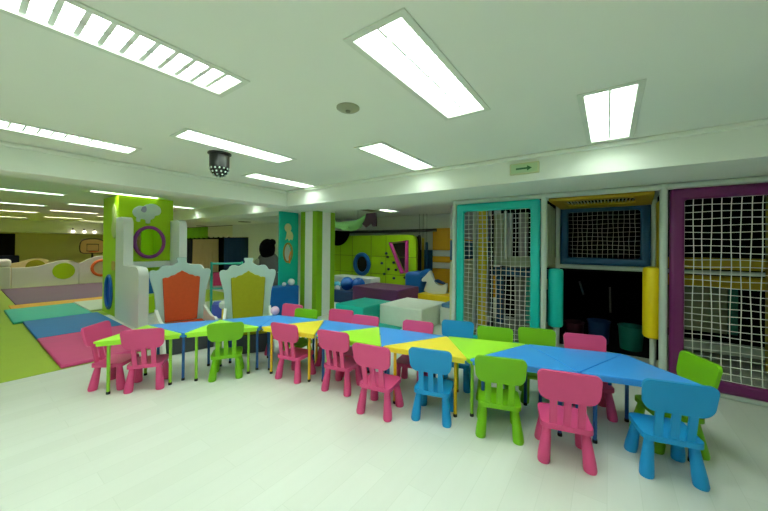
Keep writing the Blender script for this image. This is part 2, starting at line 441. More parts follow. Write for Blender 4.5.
# ------------------------------------------------------------------ thrones
def throne(label, x, y, deg, vel):
    t = thing('throne', label, 'throne', (x, y, 0), radians(deg), 'two toy thrones behind the tables')
    MB().box(-.30, .30, .05, .70, 0, .27).build('base', CHAR, t, bevel=.01)
    MB().box(-.295, .295, .05, .71, .27, .34).build('seat_cushion', vel, t, bevel=.025, seg=3)
    half = [(.315, .0), (.335, .45), (.36, .80), (.425, 1.07), (.432, 1.13), (.415, 1.165), (.375, 1.175), (.335, 1.165), (.305, 1.185), (.285, 1.225), (.25, 1.25), (.20, 1.25), (.155, 1.235), (.115, 1.25), (.085, 1.275), (.062, 1.285), (.058, 1.31), (.072, 1.35), (.068, 1.368)]
    out = half + [(-u, v) for u, v in reversed(half)]
    MB().plate(out, (), .05, lambda u, v, w: (u, -.035 + w, v)).build('backboard', SILVER, t, bevel=.010)
    hi = [(.225, .34), (.245, .70), (.262, 1.04), (.225, 1.055), (.19, 1.05), (.15, 1.08), (.10, 1.09), (.06, 1.12), (.03, 1.135), (0, 1.16)]
    out = hi + [(-u, v) for u, v in reversed(hi[:-1])]
    MB().plate(out, (), .03, lambda u, v, w: (u, .016 + w, v)).build('back_cushion', vel, t, bevel=.012, seg=3)
    arm = spline([(.0, .56), (.20, .50), (.45, .44), (.62, .45), (.70, .42), (.70, .36), (.66, .31), (.69, .18), (.76, .0)], 5) + [(.66, 0), (.02, 0)]
    for sx in (-1, 1):
        MB().plate(arm, (), .04, lambda u, v, w: (sx * (.318 + w), u, v)).build('armrest', FOAMW, t, bevel=.008)
throne('throne with an orange back panel and silver scalloped frame', -5.69, 2.20, 80 - 180, ORANGE)
throne('throne with an olive green back panel and silver scalloped frame', -4.86, 2.88, 60 - 180, OLIVEV)

# ------------------------------------------------------------------ striped column, teal panel, blue block
t = thing('striped_column', 'square column with green and white vertical stripes standing behind the tables', 'column', (-5.51, 4.985, 0))
MB().box(-.265, .265, -.265, .265, 0, BEAM).build('core', LIMEP, t)
STRW = mat('column_white_stripe', (248, 250, 242), .6); STRG = mat('column_green_stripe', (128, 176, 10), .6)
for (a, b, m) in ((-.275, -.12, STRG), (-.12, .13, STRW), (.13, .275, STRG)):
    MB().box(a + .001, b - .001, -.279, -.265, 0, BEAM).build('stripe_board', m, t)
    MB().box(.265, .279, a + .001, b - .001, 0, BEAM).build('stripe_board', m, t)

t = thing('activity_panel', 'tall teal board with an oval porthole and cream animal cutout left of the striped column', 'panel', (-5.95, 4.5, 0))
hole = circle(-.02, 1.41, .105, 28, .20)
MB().plate([(-.24, 0), (.27, 0), (.27, BEAM - .01), (-.24, BEAM - .01)], [hole], .05, YZ(0)).build('board', mat('teal_board', (0, 178, 168), .5), t)
MB().path([(.004, u, v) for u, v in circle(-.02, 1.41, .115, 28, .215)], .02, 8, True).build('porthole_ring', mat('ochre_ring', (170, 130, 30), .5), t)
MB().path([(.02, .02, 1.17), (.03, -.0, 1.3), (.03, .04, 1.44)], [.016, .02, .016], 8).build('handle', mat('orange_plastic', (226, 130, 30), .5), t)
MB().plate(circle(-.03, 1.98, .09, 16, .10) , (), .02, lambda u, v, w: (w, u, v)).build('cutout_head', mat('cream_cutout', (226, 214, 160), .6), t, bevel=.005)
MB().plate(spline([(-.06, 1.88), (-.08, 1.76), (-.10, 1.70), (-.03, 1.73), (.0, 1.68), (.05, 1.72), (.09, 1.70), (.11, 1.80), (.08, 1.88), (0, 1.92), (-.06, 1.88)], 4)[:-1], (), .018, lambda u, v, w: (w, u, v)).build('cutout_body', MATS['cream_cutout'], t, bevel=.004)
tag(MB().box(-.17, .17, -.70, .5, 0, .70).build('foam_block', mat('royal_blue_foam', (4, 96, 176), .45), bevel=.03, seg=3, loc=(-5.73, 4.0, 0)), 'large royal blue foam block below the teal board', 'foam block')
for k, (x, y, r, m, l) in enumerate(((-5.66, 4.36, .075, 'white', 'white ball on the right end of the royal blue block'), (-5.64, 4.16, .045, 'white', 'smaller white ball on top of the royal blue block'))):
    tag(MB().ball((0, 0, r), r).build('ball', mat('white_ball', (230, 232, 230), .4), loc=(x, y, .70)), l, 'ball', 'small balls on the blue block')

# ------------------------------------------------------------------ play tower
t = thing('play_tower', 'lime green play tower with a purple porthole, white foam sides and foam steps', 'play tower', (-8.45, 2.55, 0))
TX, TY = -8.45, 2.55
fy0, fy1 = -.50, .52
ph = circle(.05, 1.62, .26, 36, .31)
opening = rrect(-.36, .40, 0.001, 1.07, (.0, .0, .05, .05))
MB().plate([(fy0, 0), (-.36, 0)] + [(-.36, 1.07), (.38, 1.07)] + [(.38, 0), (fy1, 0), (fy1, 2.62), (fy0, 2.62)], [ph], .05, YZ(0)).build('front_wall', LIMEP, t)
lr = circle(-.60, .50, .20, 32, .33)
MB().plate([(-1.15, 0), (-.052, 0), (-.052, 2.62), (-1.15, 2.62)], [lr], .05, lambda u, v, w: (u, fy0 + w, v)).build('side_wall', LIMEP, t)
MB().box(-1.15, -.05, fy1 - .05, fy1, 0, 2.62).build('side_wall', LIMEP, t)
MB().box(-1.15, -1.10, fy0 + .05, -.12, 0, 2.62).box(-1.15, -1.10, .22, fy1 - .05, 0, 2.62).box(-1.15, -1.10, -.12, .22, 0, 1.15).build('back_wall', LIMEP, t)
MB().path([(.02, u, v) for u, v in circle(.05, 1.62, .275, 40, .335)], .038, 10, True).build('porthole_ring', mat('purple_ring', (132, 36, 130), .35, .5), t)
MB().path([(u, fy0 - .012, v) for u, v in circle(-.60, .50, .22, 36, .36)], .035, 10, True).build('side_porthole_ring', mat('blue_ring', (10, 96, 180), .35, .5), t)
MB().plate(circle(-.60, .50, .198, 32, .328), (), .02, lambda u, v, w: (u, fy0 + .008 + w, v)).build('side_porthole_backing', mat('deep_blue', (14, 60, 170), .5), t)
# pale blue animal cut-out: body, head, legs
an = spline([(-.24, 2.36), (-.27, 2.28), (-.24, 2.20), (-.20, 2.16), (-.20, 2.08), (-.14, 2.07), (-.12, 2.13), (-.04, 2.12), (-.02, 2.05), (.05, 2.05), (.06, 2.12), (.12, 2.16), (.15, 2.22), (.22, 2.25), (.26, 2.32), (.24, 2.42), (.16, 2.48), (.06, 2.49), (-.02, 2.46), (-.08, 2.42), (-.16, 2.42), (-.24, 2.36)], 4)[:-1]
MB().plate(an, (), .03, lambda u, v, w: (.001 + w, u, v)).build('animal_cutout', mat('pale_blue_cutout', (236, 248, 250), .5, .3, .1, 6), t, bevel=.008)
MB().plate(spline([(-.10, 2.40), (-.12, 2.32), (-.06, 2.28), (-.02, 2.34), (-.04, 2.42), (-.10, 2.40)], 4)[:-1], (), .012, lambda u, v, w: (.031 + w, u, v)).build('cutout_ear', mat('lilac_cutout', (176, 170, 214), .5), t)
# cream tree cut-out on the side wall
MB().plate(spline([(-.30, 2.45), (-.42, 2.3), (-.36, 2.1), (-.44, 1.9), (-.3, 1.7), (-.14, 1.8), (-.1, 2.1), (-.16, 2.35), (-.30, 2.45)], 4)[:-1], (), .02, lambda u, v, w: (u, fy0 - .001 - w, v)).build('leaf_cutout', mat('pale_leaf', (178, 190, 120), .6), t)
MB().plate(rrect(-.36, -.2, 1.0, 1.2, .06), (), .03, lambda u, v, w: (u, fy0 - .001 - w, v)).build('hand_hold', mat('tan_hold', (190, 160, 90), .6), t)
# foam sides with stepped rounded profile (u = distance in front of the tower)
def side(u_tall, u_low, tall, low):
    p = [(.003, 0), (u_low, 0)]
    p += [(u_low, low - .18)] + [(u_low - .18 + .18 * cos(a), low - .18 + .18 * sin(a)) for a in [radians(10 * k) for k in range(1, 10)]]
    p += [(u_tall, low)] + [(u_tall, tall - .16)] + [(u_tall - .16 + .16 * cos(a), tall - .16 + .16 * sin(a)) for a in [radians(10 * k) for k in range(1, 10)]]
    p += [(.003, tall)]
    return p
MB().plate(side(.52, 1.42, 2.13, 1.14), (), .16, lambda u, v, w: (u, -.545 + w, v)).build('foam_side', FOAMW, t, bevel=.03, seg=3)
MB().plate(side(.52, 1.42, 2.13, 1.14), (), .16, lambda u, v, w: (u, .46 + w, v)).build('foam_side', FOAMW, t, bevel=.03, seg=3)
MB().box(.004, .09, -.38, .455, 1.05, 1.19).build('foam_rail', FOAMW, t, bevel=.02)
for (x0, x1, h, m) in ((.09, .50, .86, 'royal_blue_foam'), (.50, .95, .52, 'lime_panel'), (.95, 1.38, .19, 'white_foam_vinyl')):
    MB().box(x0 + .002, x1 - .002, -.38, .455, 0, h).build('foam_step', MATS[m], t, bevel=.02)

# ------------------------------------------------------------------ mats on the floor
MP = mat('pink_mat', (206, 70, 128), .5, .3); MBL = mat('blue_mat', (44, 122, 190), .5, .3)
MT = mat('teal_mat', (70, 186, 168), .5, .3); MW = mat('white_mat', (214, 222, 206), .5, .3)
MO = mat('orange_mat', (236, 176, 60), .5, .3); MPU = mat('purple_mat', (104, 80, 108), .5, .3)
def fmat(x0, x1, y0, y1, m, label, h=.045, z=.004):
    tag(MB().box(x0 - (x0 + x1) / 2, x1 - (x0 + x1) / 2, y0 - (y0 + y1) / 2, y1 - (y0 + y1) / 2, 0, h).build('floor_mat', m, bevel=.015, loc=((x0 + x1) / 2, (y0 + y1) / 2, z)), label, 'mat')
fmat(-7.45, -5.57, .80, 1.90, MP, 'pink folding floor mat nearest the tables')
fmat(-9.25, -7.46, .80, 1.90, MBL, 'blue folding floor mat before the tower between pink and teal')
fmat(-11.15, -9.27, .68, 1.82, MT, 'teal floor mat beyond the blue mat')
fmat(-11.3, -9.65, 1.84, 3.6, MW, 'white floor mat left of the green tower')
fmat(-12.0, -11.32, .80, 5.0, MO, 'narrow orange floor mat beyond the teal mat', .02)
fmat(-16.3, -12.02, .92, 5.0, MPU, 'wide purple floor mat before the white wave dividers', .02)

# ------------------------------------------------------------------ wave dividers, hoop, far things
def divider(x, prof, m, label, y0):
    t = thing('wave_divider', label, 'divider', (x, y0, .004), 0, 'wave topped foam dividers')
    p = spline(prof, 5)
    MB().plate([(prof[0][0], 0)] + p + [(prof[-1][0], 0)], (), .14, YZ(0)).build('panel', m, t, bevel=.015)
    return t
FOAMB = mat('beige_foam', (214, 196, 150), .5)
d = divider(-16.5, [(-.82, .70), (-.49, .70), (-.17, .74), (.07, .83), (.43, .93), (.66, .88), (.83, .77)], FOAMW, 'white wave topped divider with a solid green disc', 1.99)
MB().plate(circle(.43, .52, .30), (), .02, lambda u, v, w: (.001 + w, u, v)).build('green_disc', LIMEP, d)
d = divider(-16.5, [(-.83, .77), (-.52, .97), (-.2, 1.06), (.14, 1.0), (.54, .8), (.84, .75)], FOAMW, 'white wave topped divider with an orange ring beside the tower', 3.67)
MB().path([(.01, u, v) for u, v in circle(-.17, .58, .30)], .05, 10, True).build('orange_ring', mat('orange_ring', (222, 110, 50), .4), d)
MB().plate(circle(-.17, .58, .27), (), .004, lambda u, v, w: (.001 + w, u, v)).build('ring_inset', mat('pale_inset', (206, 200, 150), .6), d)
d = divider(-17.5, [(-.62, .80), (-.34, .86), (0, .99), (.29, .91), (.32, .88)], FOAMB, 'beige wave topped divider standing behind the white ones', 1.82)
MB().plate(circle(0, .66, .26), (), .02, lambda u, v, w: (.001 + w, u, v)).build('olive_disc', mat('olive_disc', (140, 140, 20), .5), d)
t = thing('foam_box', 'white foam box with rounded lid at the far left edge', 'foam box', (-16.6, .70, .004))
MB().box(-.25, .25, -.44, .44, 0, .74).build('body', FOAMW, t, bevel=.03)
MB().box(-.28, .28, -.45, .45, .74, 1.0).build('lid', mat('bright_white_vinyl', (240, 244, 244), .4), t, bevel=.08, seg=4)

t = thing('basketball_hoop', 'small basketball hoop with a tan backboard left of the tower', 'basketball hoop', (-18.5, 3.6, .004))
MB().plate(spline([(-.30, 1.12), (-.40, 1.2), (-.42, 1.45), (-.36, 1.66), (-.2, 1.74), (0, 1.76), (.2, 1.74), (.36, 1.66), (.42, 1.45), (.40, 1.2), (.30, 1.12)], 4), (), .04, YZ(.02)).build('backboard', mat('tan_backboard', (220, 180, 120), .5), t)
DKL = mat('dark_marking', (52, 34, 24), .6)
MB().path([(.03, u, v) for u, v in spline([(-.30, 1.12), (-.40, 1.2), (-.42, 1.45), (-.36, 1.66), (-.2, 1.74), (0, 1.76), (.2, 1.74), (.36, 1.66), (.42, 1.45), (.40, 1.2), (.30, 1.12)], 4)], .022, 6, True).build('border', DKL, t)
MB().path([(.03, u, v) for u, v in ((-.19, 1.22), (.19, 1.22), (.19, 1.52), (-.19, 1.52))], .02, 6, True).build('target_square', DKL, t)
MB().path([(.22 + .16 * cos(a), .16 * sin(a), 1.2) for a in [2 * pi * k / 20 for k in range(20)]], .014, 6, True).build('rim', mat('rim_orange', (200, 80, 30), .5), t)
MB().tube((-.05, 0, .05), (-.05, 0, 1.3), .035).build('pole', mat('dark_steel', (60, 60, 60), .5), t)
MB().box(-.35, .25, -.3, .3, 0, .06).build('foot', DKL, t, bevel=.01)
for i, (y, l) in enumerate(((3.62, 'left'), (4.05, 'middle'), (4.45, 'right'))):
    o = thing('spotlight', l + ' one of three small round spotlights on the far soffit near the hoop', 'spotlight', (-22.52, y, 2.2), 0, 'three far spotlights')
    MB().tube((-.08, 0, .1), (0, 0, 0), .03).build('bracket', mat('dark_steel', (60, 60, 60), .5), o)
    MB().ball((.02, 0, -.04), .07).build('bulb', emit('spot_glow', (1, .9, .7), 4), o)
tag(MB().box(-.3, .3, -.5, .2, 0, .5).box(-.3, .3, .0, .2, .5, .95).build('armchair', mat('dark_blue_fabric', (16, 24, 52), .9), bevel=.06, seg=3, loc=(-22.8, 1.55, .004), rz=radians(90)), 'dark blue chair in the shadowy far left corner', 'chair')

# ------------------------------------------------------------------ ceiling bits
t = thing('disco_dome', 'black ceiling dome projector studded with small lenses', 'dome projector', (-3.67, 1.80, CZ))
BLK = mat('black_plastic', (14, 16, 16), .35, .5)
MB().lathe([(.125, 0), (.125, -.014), (.105, -.016), (.105, -.17)], (0, 0, 0), 28).build('body', BLK, t)
MB().lathe([(.105, -.17)] + [(.105 * cos(a), -.17 - .105 * sin(a)) for a in [radians(9 * k) for k in range(1, 10)]] + [(.002, -.275)], (0, 0, 0), 28).build('dome', mat('black_glass', (20, 24, 24), .15, .6), t)
LENS = mat('lens_grey', (170, 186, 176), .3, .6)
for j, (el, n) in enumerate(((8, 14), (30, 12), (52, 8), (74, 4))):
    for k in range(n):
        a = 2 * pi * (k + .5 * (j % 2)) / n; e = radians(el)
        c = (.104 * cos(e) * cos(a), .104 * cos(e) * sin(a), -.17 - .104 * sin(e))
        MB().ball(c, .011, 8, 6).build('lens', LENS, t)
t = thing('smoke_detector', 'round flat ceiling disc between two ceiling lights', 'smoke detector', (-1.62, 1.755, CZ))
MB().lathe([(.088, 0), (.088, -.008), (.07, -.02), (.03, -.026), (.002, -.026)], n=32).build('plate', mat('detector_grey', (158, 160, 136), .6), t)
MB().lathe([(.02, -.0262), (.018, -.034), (.002, -.034)], n=16).build('sensor', mat('detector_dark', (110, 110, 90), .6), t)
for x, y, l in ((-14.0, 6.15, 'left dark oval vent on the soffit above the curtains'), (-9.95, 5.74, 'right dark oval vent on the soffit left of the teal board')):
    o = thing('ceiling_vent', l, 'vent', (x, y, BEAM), 0, 'dark round vents')
    MB().lathe([(.20, 0), (.20, -.012), (.16, -.014), (.16, -.006), (.002, -.006)], n=24).build('rim', mat('vent_grey', (110, 112, 100), .6), o)
t = thing('ceiling_diffuser', 'flat brown grille on the ceiling beside the small light above the climbing wall', 'vent', (-5.85, 7.2, CZ))
MB().box(-.16, .16, -.4, .4, -.012, 0).build('grille', mat('grille_brown', (120, 112, 84), .7), t, bevel=.003)
t = thing('exit_sign', 'cream box sign with a green right arrow on the bulkhead', 'sign', (-.79, 3.848, 2.49))
MB().box(-.155, .155, -.045, 0, -.055, .07).build('box', mat('sign_cream', (200, 204, 160), .6), t, bevel=.005)
MB().box(-.14, .14, -.048, -.045, -.045, .055).build('face', mat('sign_face', (180, 204, 160), .5), t)
AR = mat('arrow_green', (14, 92, 30), .5)
MB().plate([(-.085, -.006), (.035, -.006), (.035, -.026), (.085, .004), (.035, .034), (.035, .014), (-.085, .014)], (), .003, lambda u, v, w: (u, -.048 - w, v)).build('arrow', AR, t)
t = thing('hook', 'tiny ceiling hook at the upper right', 'hook', (.75, 1.62, CZ))
MB().tube((0, 0, 0), (0, 0, -.02), .008).ball((0, 0, -.022), .011, 10, 6).build('knob', mat('detector_dark', (110, 110, 90), .6), t)

# ------------------------------------------------------------------ soft play structure
t = thing('soft_play_structure', 'grey pole play structure with teal, blue and purple padded net panels', 'play structure', (-.1, 4.83, 0))
OX, OY = -.1, 4.83
def lx(x): return x - OX
def ly(y): return y - OY
PO = (-2.06, -.735, .515, 1.88)
Zt = 2.31
for x in PO:
    MB().tube((lx(x), 0, 0), (lx(x), 0, Zt + .03), .038, None, 18).build('pole', STEEL, t)
for a, b in zip(PO[:-1], PO[1:]):
    MB().tube((lx(a), 0, Zt), (lx(b), 0, Zt), .036, None, 16).build('crossbar', STEEL, t)
MB().tube((lx(.485), 0, .035), (lx(1.86), 0, .035), .032, None, 16).build('crossbar', STEEL, t)
MB().tube((lx(-2.07), 0, .035), (lx(-.74), 0, .035), .032, None, 16).build('crossbar', STEEL, t)
YB = 5.83
for x in (-2.07, -.68, .52, 1.86):
    MB().tube((lx(x), ly(YB), 0), (lx(x), ly(YB), Zt + .02), .033, None, 16).build('pole', STEEL, t)
for x in (-2.07, 1.86):
    MB().tube((lx(x), 0, Zt), (lx(x), ly(YB), Zt), .03, None, 12).build('crossbar', STEEL, t)
MB().tube((lx(-.68), ly(YB), 1.29), (lx(.52), ly(YB), 1.29), .034, None, 14).build('crossbar', STEEL, t)
for a, b in zip((-.74, .485), (-.68, .52)):
    MB().tube((lx(a), 0, Zt), (lx(b), ly(YB), Zt), .028, None, 12).build('crossbar', STEEL, t)

def padframe(x0, x1, z0, z1, w, y, m, th=.10):
    o = [(lx(x0), z0), (lx(x1), z0), (lx(x1), z1), (lx(x0), z1)]
    i = [(lx(x0 + w), z0 + w), (lx(x1 - w), z0 + w), (lx(x1 - w), z1 - w), (lx(x0 + w), z1 - w)]
    return MB().plate(o, [i], th, lambda u, v, q: (u, ly(y) - th / 2 + q, v)).build('padded_frame', m, t, bevel=.035, seg=4)
def net(x0, x1, z0, z1, y, m, parent, cell=.068, r=.0032, bulge=.03, sag=0.0):
    mb = MB(); rng = random.Random(int(x0 * 100) + 5)
    nx = max(2, round((x1 - x0) / cell)); nz = max(2, round((z1 - z0) / cell))
    def P(i, j):
        u, v = i / nx, j / nz
        b = bulge * (4 * u * (1 - u)) * (4 * v * (1 - v)) ** .6
        jx = 0 if i in (0, nx) else .007 * sin(3.1 * v * 3 + i * 1.7) * (4 * v * (1 - v))
        jz = -sag * 4 * u * (1 - u) * (1 - v) ** 2 + .005 * sin(u * 9 + j)
        return (lx(x0 + (x1 - x0) * u) + jx, ly(y) + b, z0 + (z1 - z0) * v + jz)
    for i in range(nx + 1): mb.path([P(i, j) for j in range(nz + 1)], r, 4)
    for j in range(nz + 1): mb.path([P(i, j) for i in range(nx + 1)], r, 4)
    return mb.build('net', m, parent, smooth=False)
f = padframe(-2.015, -.780, .075, 2.275, .125, 4.83, TEALP)
net(-1.89, -.905, .195, 2.155, 4.83, NET, f, .070, .0043, .05, .05)
f = padframe(.565, 1.84, .06, 2.275, .125, 4.83, PURPP)
net(.69, 1.715, .195, 2.155, 4.83, NET, f, .074, .0045, .04, .0)
f = padframe(-.645, .485, 1.325, 2.27, .115, YB, NAVYP)
net(-.535, .375, 1.435, 2.16, YB, GNET, f, .066, .003, .02)
# padded roof panel of the middle bay, with a pale grille
def roof(u, v, w): return (lx(u), ly(v), 2.285 - .02 * (v - 4.85) + w * 1.0)
f = MB().plate([(-.69, 4.87), (.44, 4.87), (.49, 5.77), (-.64, 5.77)], [[(-.52, 5.02), (.26, 5.02), (.30, 5.52), (-.48, 5.52)]], .05, lambda u, v, w: (lx(u), ly(v), 2.255 - .03 * (v - 4.87) - w + .03)).build('roof_pad', mat('mustard_pad', (176, 146, 12), .5), t, bevel=.015)
g = MB()
for k in range(22):
    x = -.53 + .84 * k / 21
    g.box(lx(x) - .006, lx(x) + .006, ly(5.0), ly(5.54), 2.25, 2.262)
g.build('grille', mat('pale_grille', (200, 204, 190), .6), f)
# foam posts of the middle bay
for x, m, z0, z1, mm in ((-.605, TEALP, .48, 1.30, 'teal'), (.435, YELLP, .51, 1.375, 'yellow')):
    p = MB().lathe([(.06, z0), (.085, z0 + .012), (.097, z0 + .04), (.097, z1 - .04), (.085, z1 - .012), (.04, z1)], (lx(x), ly(4.97), 0), 26).build('padded_post', m, t)
    MB().tube((lx(x), ly(4.97), 0), (lx(x), ly(4.97), z0 + .02), .028, None, 12).build('post_core', STEEL, p)
# side panels of the middle bay
SAGE = mat('sage_panel', (186, 194, 160), .6)
for k in range(3):
    y0 = 4.95 + k * .27
    MB().box(lx(-.735), lx(-.705), ly(y0), ly(y0 + .22), 1.33, 2.22).build('side_slat', SAGE, t, bevel=.01)
    MB().box(lx(.525), lx(.545), ly(y0), ly(y0 + .22), 1.33, 2.22).build('side_slat', YELLP, t, bevel=.01)
# upper deck; black sheets stand in for the unlit interior
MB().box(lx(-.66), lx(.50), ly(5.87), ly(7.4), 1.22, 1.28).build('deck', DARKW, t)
MB().box(lx(-2.05), lx(1.9), ly(7.45), ly(7.5), 0, 2.64).build('rear_shade_sheet', BLACKMATTE, t)  # black sheet stands in for the darkness behind the nets
MB().box(lx(-.72), lx(-.70), ly(5.9), ly(7.44), 0, 2.3).box(lx(.56), lx(.58), ly(5.9), ly(7.44), 0, 2.3).build('inner_shade_sheet', BLACKMATTE, t)  # black side sheets added to keep the middle bay dark
MB().box(lx(-.70), lx(.56), ly(5.86), ly(7.44), 2.285, 2.31).build('inner_shade_top', BLACKMATTE, t)  # black top sheet, shade of the middle bay put into its colour
MB().box(lx(-.70), lx(.56), ly(5.9), ly(7.44), 0, .01).build('inner_floor', DARKW, t)  # floor coloured dark for the shade inside the bay
for x0, z0, x1, z1 in ((-.45, .95, -.38, .70), (.02, .88, .03, .42)):
    MB().tube((lx(x0), ly(7.0), z0), (lx(x1), ly(7.0), z1), .018, None, 8).build('hanging_strap', mat('strap_grey', (96, 90, 90), .8), t)
# behind the teal net
for z0, z1, m in ((1.72, 2.27, mat('mauve_panel', (170, 160, 168), .6)), (1.36, 1.70, NAVYP), (.06, 1.34, mat('cream_panel', (196, 200, 164), .6))):
    MB().box(lx(-2.17), lx(-2.12), ly(4.90), ly(7.0), z0, z1).build('side_panel', m, t, bevel=.008)
MB().box(lx(-1.98), lx(-1.83), ly(5.72), ly(5.87), 0, 2.3).build('padded_post', YELLP, t, bevel=.03)
MB().box(lx(-1.82), lx(-1.77), ly(5.95), ly(6.0), 0, 2.3).build('inner_pole', DARKW, t)
CRM = mat('cream_panel', (196, 200, 164), .6)
for x0, x1, m in ((-2.03, -1.77, CRM), (-1.73, -1.62, FOAMW), (-1.50, -1.32, mat('mauve_panel', (170, 160, 168), .6)), (-1.14, -1.02, mat('grey_panel', (120, 128, 120), .6))):
    MB().box(lx(x0), lx(x1), ly(6.78), ly(6.82), 1.40, 2.30).build('back_panel', m, t, bevel=.008)
MB().tube((lx(-1.66), ly(6.4), 1.35), (lx(-1.66), ly(6.4), 2.3), .03, None, 12).build('inner_pole', FOAMW, t)
MB().box(lx(-2.05), lx(-.74), ly(6.7), ly(6.84), 1.20, 1.40).build('deck_edge', CRM, t, bevel=.02)
MB().box(lx(-2.05), lx(-.74), ly(6.62), ly(6.80), .99, 1.17).build('deck_pad', NAVYP, t, bevel=.03)
MB().box(lx(-1.90), lx(-1.76), ly(6.6), ly(6.74), 0, .99).build('padded_post', NAVYP, t, bevel=.03)
for x0, x1, z0, z1, m in ((-1.62, -1.42, .1, .96, 'grey_panel'), (-1.40, -1.30, 0, .96, 'teal_mat'), (-1.28, -1.02, .1, .7, 'mauve_panel'), (-1.24, -1.0, .74, .95, 'cream_panel'), (-.98, -.84, .4, .96, 'olive_velvet')):
    MB().box(lx(x0), lx(x1), ly(7.0), ly(7.06), z0, z1).build('back_panel', MATS[m], t, bevel=.008)
MB().box(lx(-2.05), lx(-.74), ly(4.95), ly(7.4), 0, .012).build('inner_floor', mat('grey_floor_pad', (150, 158, 150), .6), t)
# behind the purple net
MB().box(lx(.60), lx(1.95), ly(6.14), ly(6.26), 1.31, 1.47).build('deck_pad', mat('mustard_pad', (176, 146, 12), .5), t, bevel=.03)
MB().box(lx(.60), lx(1.95), ly(6.14), ly(6.26), 1.06, 1.22).build('deck_pad', mat('mustard_pad', (176, 146, 12), .5), t, bevel=.03)
MB().tube((lx(.60), ly(6.2), 1.265), (lx(1.95), ly(6.2), 1.265), .03, None, 12).build('inner_bar', STEEL, t)
MB().box(lx(1.63), lx(1.78), ly(6.0), ly(6.13), 0, 2.3).build('padded_post', mat('mustard_pad', (176, 146, 12), .5), t, bevel=.03)
DSG = mat('dull_sage_panel', (112, 116, 92), .7)
MB().box(lx(.60), lx(1.33), ly(6.24), ly(6.30), .42, 1.04).build('back_panel', DSG, t, bevel=.01)
MB().box(lx(1.34), lx(1.43), ly(6.24), ly(6.30), .42, 1.04).build('back_panel', mat('dark_teal_panel', (0, 84, 70), .6), t, bevel=.01)
MB().box(lx(.60), lx(1.95), ly(6.10), ly(6.3), .17, .30).build('floor_pad', mat('grey_floor_pad', (150, 158, 150), .6), t, bevel=.02)
MB().box(lx(.60), lx(1.95), ly(4.95), ly(5.45), 0, .012).build('inner_floor', MATS['white_foam_vinyl'], t)
MB().box(lx(.60), lx(1.95), ly(7.3), ly(7.44), 0, 2.64).build('rear_shade_sheet', BLACKMATTE, t)  # added black backing for the shade behind the purple net

# bins in the dark opening
def bin_(x, y, r, h, m, label):
    o = thing('storage_bin', label, 'bin', (x, y, 0), 0, 'round bins in the dark opening')
    MB().lathe([(r * .82, 0), (r * .86, .02), (r, h), (r * 1.05, h), (r * 1.05, h - .025), (r * 1.01, h - .03)][:4] + [(r * .92, h), (r * .8, .03), (.002, .03)], (0, 0, 0), 28).build('tub', m, o)
    MB().path([(r * 1.0 * cos(a), r * 1.0 * sin(a), h) for a in [2 * pi * k / 28 for k in range(28)]], .012, 8, True).build('rim', m, o)
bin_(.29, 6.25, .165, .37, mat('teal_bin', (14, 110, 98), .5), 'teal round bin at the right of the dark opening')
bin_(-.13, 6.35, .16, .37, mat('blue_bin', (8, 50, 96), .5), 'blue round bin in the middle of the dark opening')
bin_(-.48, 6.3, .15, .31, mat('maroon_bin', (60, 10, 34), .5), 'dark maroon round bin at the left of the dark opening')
fmat(-.66, .36, 5.10, 5.55, mat('sage_mat', (120, 126, 104), .6), 'grey threshold mat at the front of the dark opening', .03, 0)
fmat(.12, .40, 4.98, 5.08, YELLP, 'narrow yellow mat edge at the foot of the yellow foam post', .03, 0)

# ------------------------------------------------------------------ play area behind the column
def fbox(name, x0, x1, y0, y1, z0, z1, m, label, cat='foam block', bev=.025):
    cx, cy = (x0 + x1) / 2, (y0 + y1) / 2
    return tag(MB().box(x0 - cx, x1 - cx, y0 - cy, y1 - cy, 0, z1 - z0).build(name, m, bevel=bev, seg=3, loc=(cx, cy, z0)), label, cat)
fbox('foam_block', -4.55, -3.80, 4.60, 5.55, 0, .40, mat('teal_foam', (10, 172, 160), .45), 'teal foam block right of the striped column')
fbox('foam_block', -3.77, -2.80, 5.08, 6.15, 0, .41, mat('white_foam_block', (228, 236, 224), .5), 'white foam block in front of the purple one')
fbox('foam_block', -5.50, -4.08, 6.20, 7.25, 0, .52, mat('plum_foam', (94, 40, 92), .45), 'wide plum purple foam block below the climbing wall')
fbox('foam_block', -4.10, -3.15, 7.20, 7.75, 0, .34, YELLP, 'yellow foam block right of the purple one')
fbox('foam_block', -2.76, -2.30, 5.75, 6.35, 0, .36, FOAMW, 'small white foam block next to the teal framed net')
fmat(-3.9, -3.2, 4.45, 5.05, mat('teal_foam', (10, 172, 160), .45), 'teal floor mat before the white foam block', .04, 0)
fbox('cushion', -2.74, -2.33, 5.78, 6.32, .36, .44, mat('slate_blue_cushion', (70, 120, 160), .6), 'slate blue cushion on the small white block', 'cushion')
